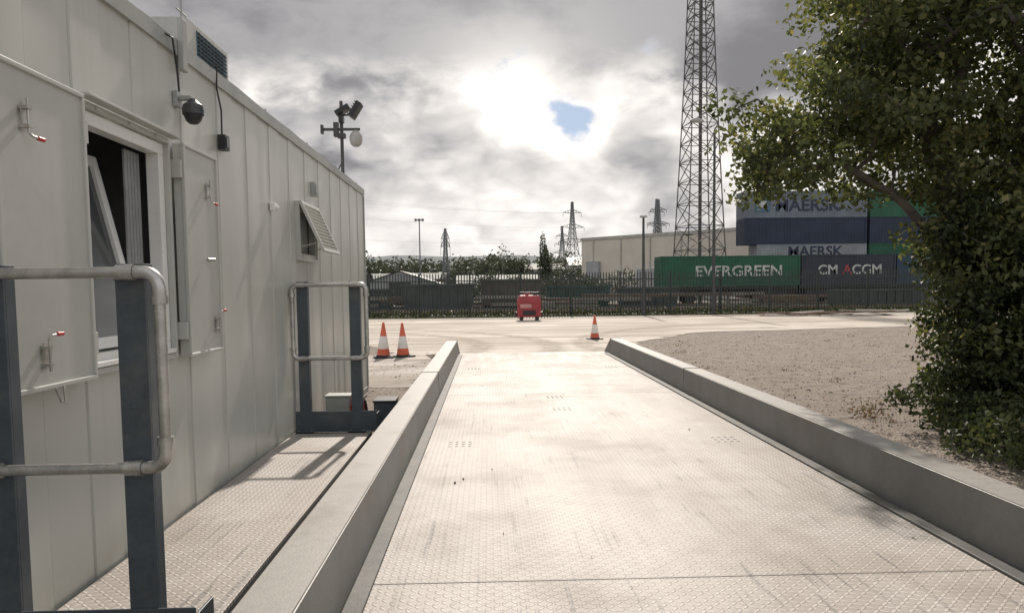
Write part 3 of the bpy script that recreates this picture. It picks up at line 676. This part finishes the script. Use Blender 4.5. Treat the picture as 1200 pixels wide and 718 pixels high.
def tree(name,trunks,blobs,ncl,per,size,spread,lm,bm,mind=.3,r0=.0075):
    e=empty(name); nodes=[];par=[]
    for tp in trunks:
        start=len(nodes)
        for i in range(len(tp)-1):
            a,b=np.array(tp[i],float),np.array(tp[i+1],float); k=5
            for j in range(k):
                nodes.append(a+(b-a)*j/k+np.random.normal(size=3)*.012); par.append(len(nodes)-2 if len(nodes)-1>start else -1)
        nodes.append(np.array(tp[-1],float)); par.append(len(nodes)-2)
    cl=sample_blobs(blobs,ncl,mind); c0=np.array(trunks[0][-1],float)
    cl.sort(key=lambda p:np.linalg.norm(p-c0)+.3*np.random.rand())
    tips=[]
    for p in cl:
        A_=np.array(nodes); dd=np.linalg.norm(A_-p,axis=1)+np.maximum(0,A_[:,2]-p[2])*.9
        i=int(np.argmin(dd)); a=nodes[i]; L=np.linalg.norm(p-a); k=max(2,int(L/.22)); prev=i
        for j in range(1,k+1):
            f=j/k; q=a+(p-a)*f; q=q+np.array([0,0,.12*L*math.sin(math.pi*f)])+np.random.normal(size=3)*.03*(1 if j<k else 0)
            nodes.append(q); par.append(prev); prev=len(nodes)-1
        tips.append(prev)
    w=np.zeros(len(nodes)); 
    for t_ in tips: w[t_]+=1
    for i in range(len(nodes)-1,-1,-1):
        if par[i]>=0: w[par[i]]+=w[i]
    w=np.maximum(w,.6); R_=r0*w**.5
    d=MB()
    for i in range(len(nodes)):
        if par[i]>=0: d.cyl(nodes[par[i]],nodes[i],min(R_[par[i]],R_[i]*1.35),R_[i],0,6 if R_[i]<.03 else 9,cap=False)
    d.build('trunk_and_limbs',[bm],e,smooth=True)
    C=[];LV=[]
    for p in cl:
        dens=np.random.choice([.5,.85,1.,1.25]); n=int(per*dens); tone=np.random.normal(.5,.14)
        v=np.random.normal(size=(n,3)); v/=np.linalg.norm(v,axis=1)[:,None]
        rad=np.random.uniform(size=(n,1))**.5*spread*np.random.uniform(.7,1.25)
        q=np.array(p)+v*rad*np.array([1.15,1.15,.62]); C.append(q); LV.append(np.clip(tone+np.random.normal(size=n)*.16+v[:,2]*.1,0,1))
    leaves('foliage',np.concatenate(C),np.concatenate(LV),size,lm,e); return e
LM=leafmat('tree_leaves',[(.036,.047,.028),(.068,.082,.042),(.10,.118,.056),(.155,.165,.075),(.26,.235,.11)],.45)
BM=mat('bark',(.085,.07,.058),.9,0,.35,8,.006,30)
tree('deciduous_tree',
 [[(5.35,8.1,GZ-.05),(5.25,8.1,.9),(5.1,8.1,1.6),(4.95,8.15,2.3),(4.7,8.2,3.0)],[(5.4,8.2,GZ-.05),(5.5,8.3,1.2),(5.75,8.3,2.4),(5.9,8.4,3.6),(6.0,8.4,4.8)],[(5.3,8.0,GZ),(5.0,7.9,.9),(4.75,7.9,1.7),(4.2,8.0,2.25),(3.6,8,2.6)]],
 [(5.9,8.3,4.0,2.3,2.1,2.0),(3.6,8,2.9,1.05,1.0,.68),(4.15,8.2,3.8,1.05,1.1,.9),(4.4,8.3,2.9,1.1,1.1,.75),(5.1,8.4,4.9,1.3,1.2,.9),(6.0,8.5,5.5,1.8,2.,1.1),(5.5,7.9,2.2,1.15,.9,.8),(5.5,7.8,1.4,.95,1,1.1),(5.5,7.8,.6,.8,.8,.9),(3.2,8.0,2.5,.6,.7,.32),(6.6,7.8,2.6,1.2,1.2,1.6)],
 680,150,.076,.33,LM,BM,mind=.22)
IV=leafmat('ivy_leaves',[(.018,.026,.015),(.034,.046,.021),(.054,.07,.03),(.076,.09,.042),(.12,.115,.055)],.28)
tree('ivy_shrub',[[(5.3,7.2,GZ-.02),(5.3,7.2,.1)],[(5.1,7.65,GZ),(5.1,7.65,1.0),(4.95,7.7,2.0)]],
 [(5.5,7.5,.1,1.25,1.2,.55),(5.0,6.7,-.1,.85,.9,.35),(5.4,5.9,-.15,.9,.7,.28),(5.7,7.6,.9,.75,.8,.9),(5.2,6.3,-.1,1.0,1.2,.3),(4.95,7.75,1.45,.42,.5,.95),(5.0,7.7,.7,.5,.5,.6),(4.7,5.7,-.16,.75,.7,.2)],430,120,.058,.22,IV,BM,mind=.13,r0=.004)
WM=leafmat('weed_leaves',[(.06,.06,.03),(.12,.09,.05),(.18,.08,.06),(.14,.14,.06)],.3)
cs=[]
for i in range(34):
    if i<10: p=np.array([random.uniform(4.3,4.9),random.uniform(8.4,9.6),GZ+.05])
    else: p=np.array([random.uniform(3.2,11),random.uniform(7,23),GZ+.02])
    cs.append(p+np.random.normal(size=(22,3))*np.array([.08,.08,.04]))
cs=np.concatenate(cs); cs[:,2]=np.maximum(cs[:,2],GZ+.01); leaves('weeds',cs,np.random.uniform(size=len(cs)),.035,WM)
cs=np.stack([np.random.uniform(-34,60,9000),np.random.uniform(41.3,42.6,9000),GZ+.06+np.abs(np.random.normal(size=9000))*.16],1)
leaves('fence_weeds',cs,np.random.uniform(.2,.8,9000),.16,IV)
cs=np.stack([np.random.uniform(-.4,2.2,9),np.random.uniform(3,9,9),np.full(9,.008)],1); leaves('fallen_leaves',cs,np.random.uniform(0,.5,9),.024,leafmat('dead_leaves',[(.04,.03,.02),(.1,.07,.04),(.2,.12,.06)],.1))
DM=leafmat('distant_leaves',[(.04,.05,.04),(.055,.067,.05),(.072,.084,.062),(.09,.10,.074)],.15)
def mass(name,items,nper,size):
    C=[];LV=[]
    for (x,y,zt,w) in items:
        n=nper; v=np.random.normal(size=(n,3)); v/=np.linalg.norm(v,axis=1)[:,None]; r_=np.random.uniform(size=(n,1))**.4
        h=(zt-GZ)
        lob=1+.22*np.sin(v[:,0:1]*5+x)+.18*np.sin(v[:,2:3]*7+y)
        q=np.array([x,y,GZ+h*.52])+v*r_*lob*np.array([w,w,h*.48])
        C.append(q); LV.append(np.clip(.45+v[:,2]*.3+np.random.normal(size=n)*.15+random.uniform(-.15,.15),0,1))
    leaves(name,np.concatenate(C),np.concatenate(LV),size,DM)
its=[]
for i in range(260):
    y=random.uniform(175,270); x=random.uniform(-90,70); its.append((x,y,1.3+y/900*random.uniform(24,41),random.uniform(3,8)))
mass('distant_trees',its,380,.85)
mass('poplar_tree',[(8.3,115,8.6,.95),(8.9,116,7.4,.8)],1500,.34)
mass('round_tree',[(-.2,118,6.6,2.2),(2.6,120,7.2,2.2),(5.2,119,6.5,1.8),(-3.8,122,6.0,2.0),(11,121,6.0,2),(14,121,5.2,2)],1500,.34)
mass('hedge_trees',[(random.uniform(-5,14),random.uniform(70,82),random.uniform(1.8,3.2),random.uniform(1.0,2.0)) for i in range(20)],600,.22)
h=MB(); nx=90; xs=np.linspace(-1600,1600,nx); ys=[520,700,950,1300]
hs=[0,.45,.8,1.]
for j,yy in enumerate(ys):
    for x in xs: h.v.append((x,yy,GZ+hs[j]*(yy/900)*(34+6*math.sin(x/210+1)+4*math.sin(x/90+j)+2*math.sin(x/37))))
for j in range(3):
    for i in range(nx-1): a=j*nx+i; h.f.append((a,a+1,a+nx+1,a+nx)); h.m.append(0)
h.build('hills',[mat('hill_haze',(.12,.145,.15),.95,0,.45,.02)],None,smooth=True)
# ------------------------------------------------------------------ camera
p=math.radians(4.0); yaw=math.radians(1.72); rl=.012
fw=Vector((math.sin(yaw)*math.cos(p),math.cos(yaw)*math.cos(p),-math.sin(p))); rt=Vector((math.cos(yaw),-math.sin(yaw),0)); up=rt.cross(fw)
rt2=rt*math.cos(rl)-up*math.sin(rl); up2=up*math.cos(rl)+rt*math.sin(rl)
cam=bpy.data.cameras.new('camera'); co=bpy.data.objects.new('camera',cam); S.collection.objects.link(co)
Mc=Matrix((rt2,up2,-fw)).transposed().to_4x4(); Mc.translation=(0,0,1.3); co.matrix_world=Mc
cam.sensor_width=36; cam.lens=27; cam.shift_y=.035; cam.clip_end=6000; cam.clip_start=.05; S.camera=co
# ------------------------------------------------------------------ sun + world
el=math.radians(38); az=math.radians(4)
sd=Vector((math.sin(az)*math.cos(el),math.cos(az)*math.cos(el),math.sin(el)))
L=bpy.data.lights.new('sun','SUN'); L.energy=4.2; L.angle=math.radians(1.2); L.color=(1,.91,.81)
lo=bpy.data.objects.new('sun',L); S.collection.objects.link(lo); lo.rotation_euler=sd.to_track_quat('Z','Y').to_euler(); lo.location=sd*50
W=bpy.data.worlds.new('World'); S.world=W; W.use_nodes=True; t=NT(W.node_tree); t.cap=9
bg=W.node_tree.nodes['Background']; bg.inputs[1].default_value=.1
try: W.cycles.sampling_method='MANUAL'; W.cycles.sample_map_resolution=256
except Exception: pass
sky=t.new('ShaderNodeTexSky'); sky.sky_type='NISHITA'; sky.sun_disc=False; sky.sun_elevation=el; sky.sun_rotation=az
dr=t.vm('NORMALIZE',t.new('ShaderNodeTexCoord').outputs['Generated']); x,y,z=t.sep(dr)
pv=t.vm('ADD',t.vm('MULTIPLY',dr,(1.,1.,1.9)),(2.21,.2,.93))
wob=t.noise(pv,9.,2,.5)
pw=t.vm('ADD',pv,t.comb(t.m('MULTIPLY',wob,.05),0.,t.m('MULTIPLY',wob,.05)))
n0=t.noise(pw,5.0,7,.56); n1=t.noise(t.vm('ADD',pw,(0,0,.045)),5.0,3,.56)
bl=t.m('ABSOLUTE',t.m('SUBTRACT',t.noise(pw,12.,3,.5),.5))
G=Vector((.03,.968,.222)).normalized(); dg=t.vm('DOT_PRODUCT',dr,tuple(G),out=1); dg=t.m('MAXIMUM',dg,0.)
gl1=t.m('POWER',dg,30.); gl2=t.m('POWER',dg,420.)
G2=Vector((.108,.968,.196)).normalized(); gap=t.m('POWER',t.m('MAXIMUM',t.vm('DOT_PRODUCT',dr,tuple(G2),out=1),0.),1400.)
top=t.ss(t.m('ADD',z,t.m('MULTIPLY',t.m('SUBTRACT',n0,.5),.20)),.212,.262,0.,1.)
dens=t.m('SUBTRACT',n0,t.m('MULTIPLY',gap,.30))
thick=t.ss(dens,.44,.61)
rim=t.m('SUBTRACT',n0,n1)
lit=t.m('SUBTRACT',1.0,t.m('MULTIPLY',thick,.50)); lit=t.m('ADD',lit,t.m('MULTIPLY',rim,2.3))
lit=t.m('ADD',lit,t.m('MULTIPLY',t.m('SUBTRACT',bl,.08),1.2))
lit=t.m('ADD',lit,t.m('MULTIPLY',gl1,.07))
tl=t.m('ADD',.24,t.m('MULTIPLY',t.ss(n0,.62,.35),.20)); tl=t.m('ADD',tl,t.m('MULTIPLY',gl1,.04))
tl=t.m('ADD',tl,t.m('MULTIPLY',t.m('POWER',dg,150.),.30))
tm=t.new('ShaderNodeMix',data_type='FLOAT'); t.put(tm.inputs[0],top); t.put(tm.inputs[2],lit); t.put(tm.inputs[3],tl); lit=tm.outputs[0]
lit=t.m('ADD',lit,t.m('MULTIPLY',gl2,.38))
lit=t.m('MAXIMUM',lit,.24); lit=t.m('MINIMUM',lit,1.15)
cold=t.mix(t.ss(lit,.25,.9),(.99,.965,.995),(1.0,.955,.91))
cl=t.mix(1.,cold,t.comb(lit,lit,lit),'MULTIPLY')
hz=t.ss(z,0.,.08,.6,0.); cl=t.mix(hz,cl,(.82,.79,.76))
back=t.ss(y,-.4,.4,1.,0.); cl=t.mix(t.m('MULTIPLY',back,.75),cl,(.86,.86,.87))
cl10=t.mix(1.,cl,(10.,10.,10.),'MULTIPLY')
mask=t.m('MAXIMUM',t.m('MAXIMUM',t.ss(dens,.24,.34),hz),top)
skb=t.mix(1.,sky.outputs[0],(.55,.62,.72),'MULTIPLY')
t.put(bg.inputs[0],t.mix(mask,skb,cl10))
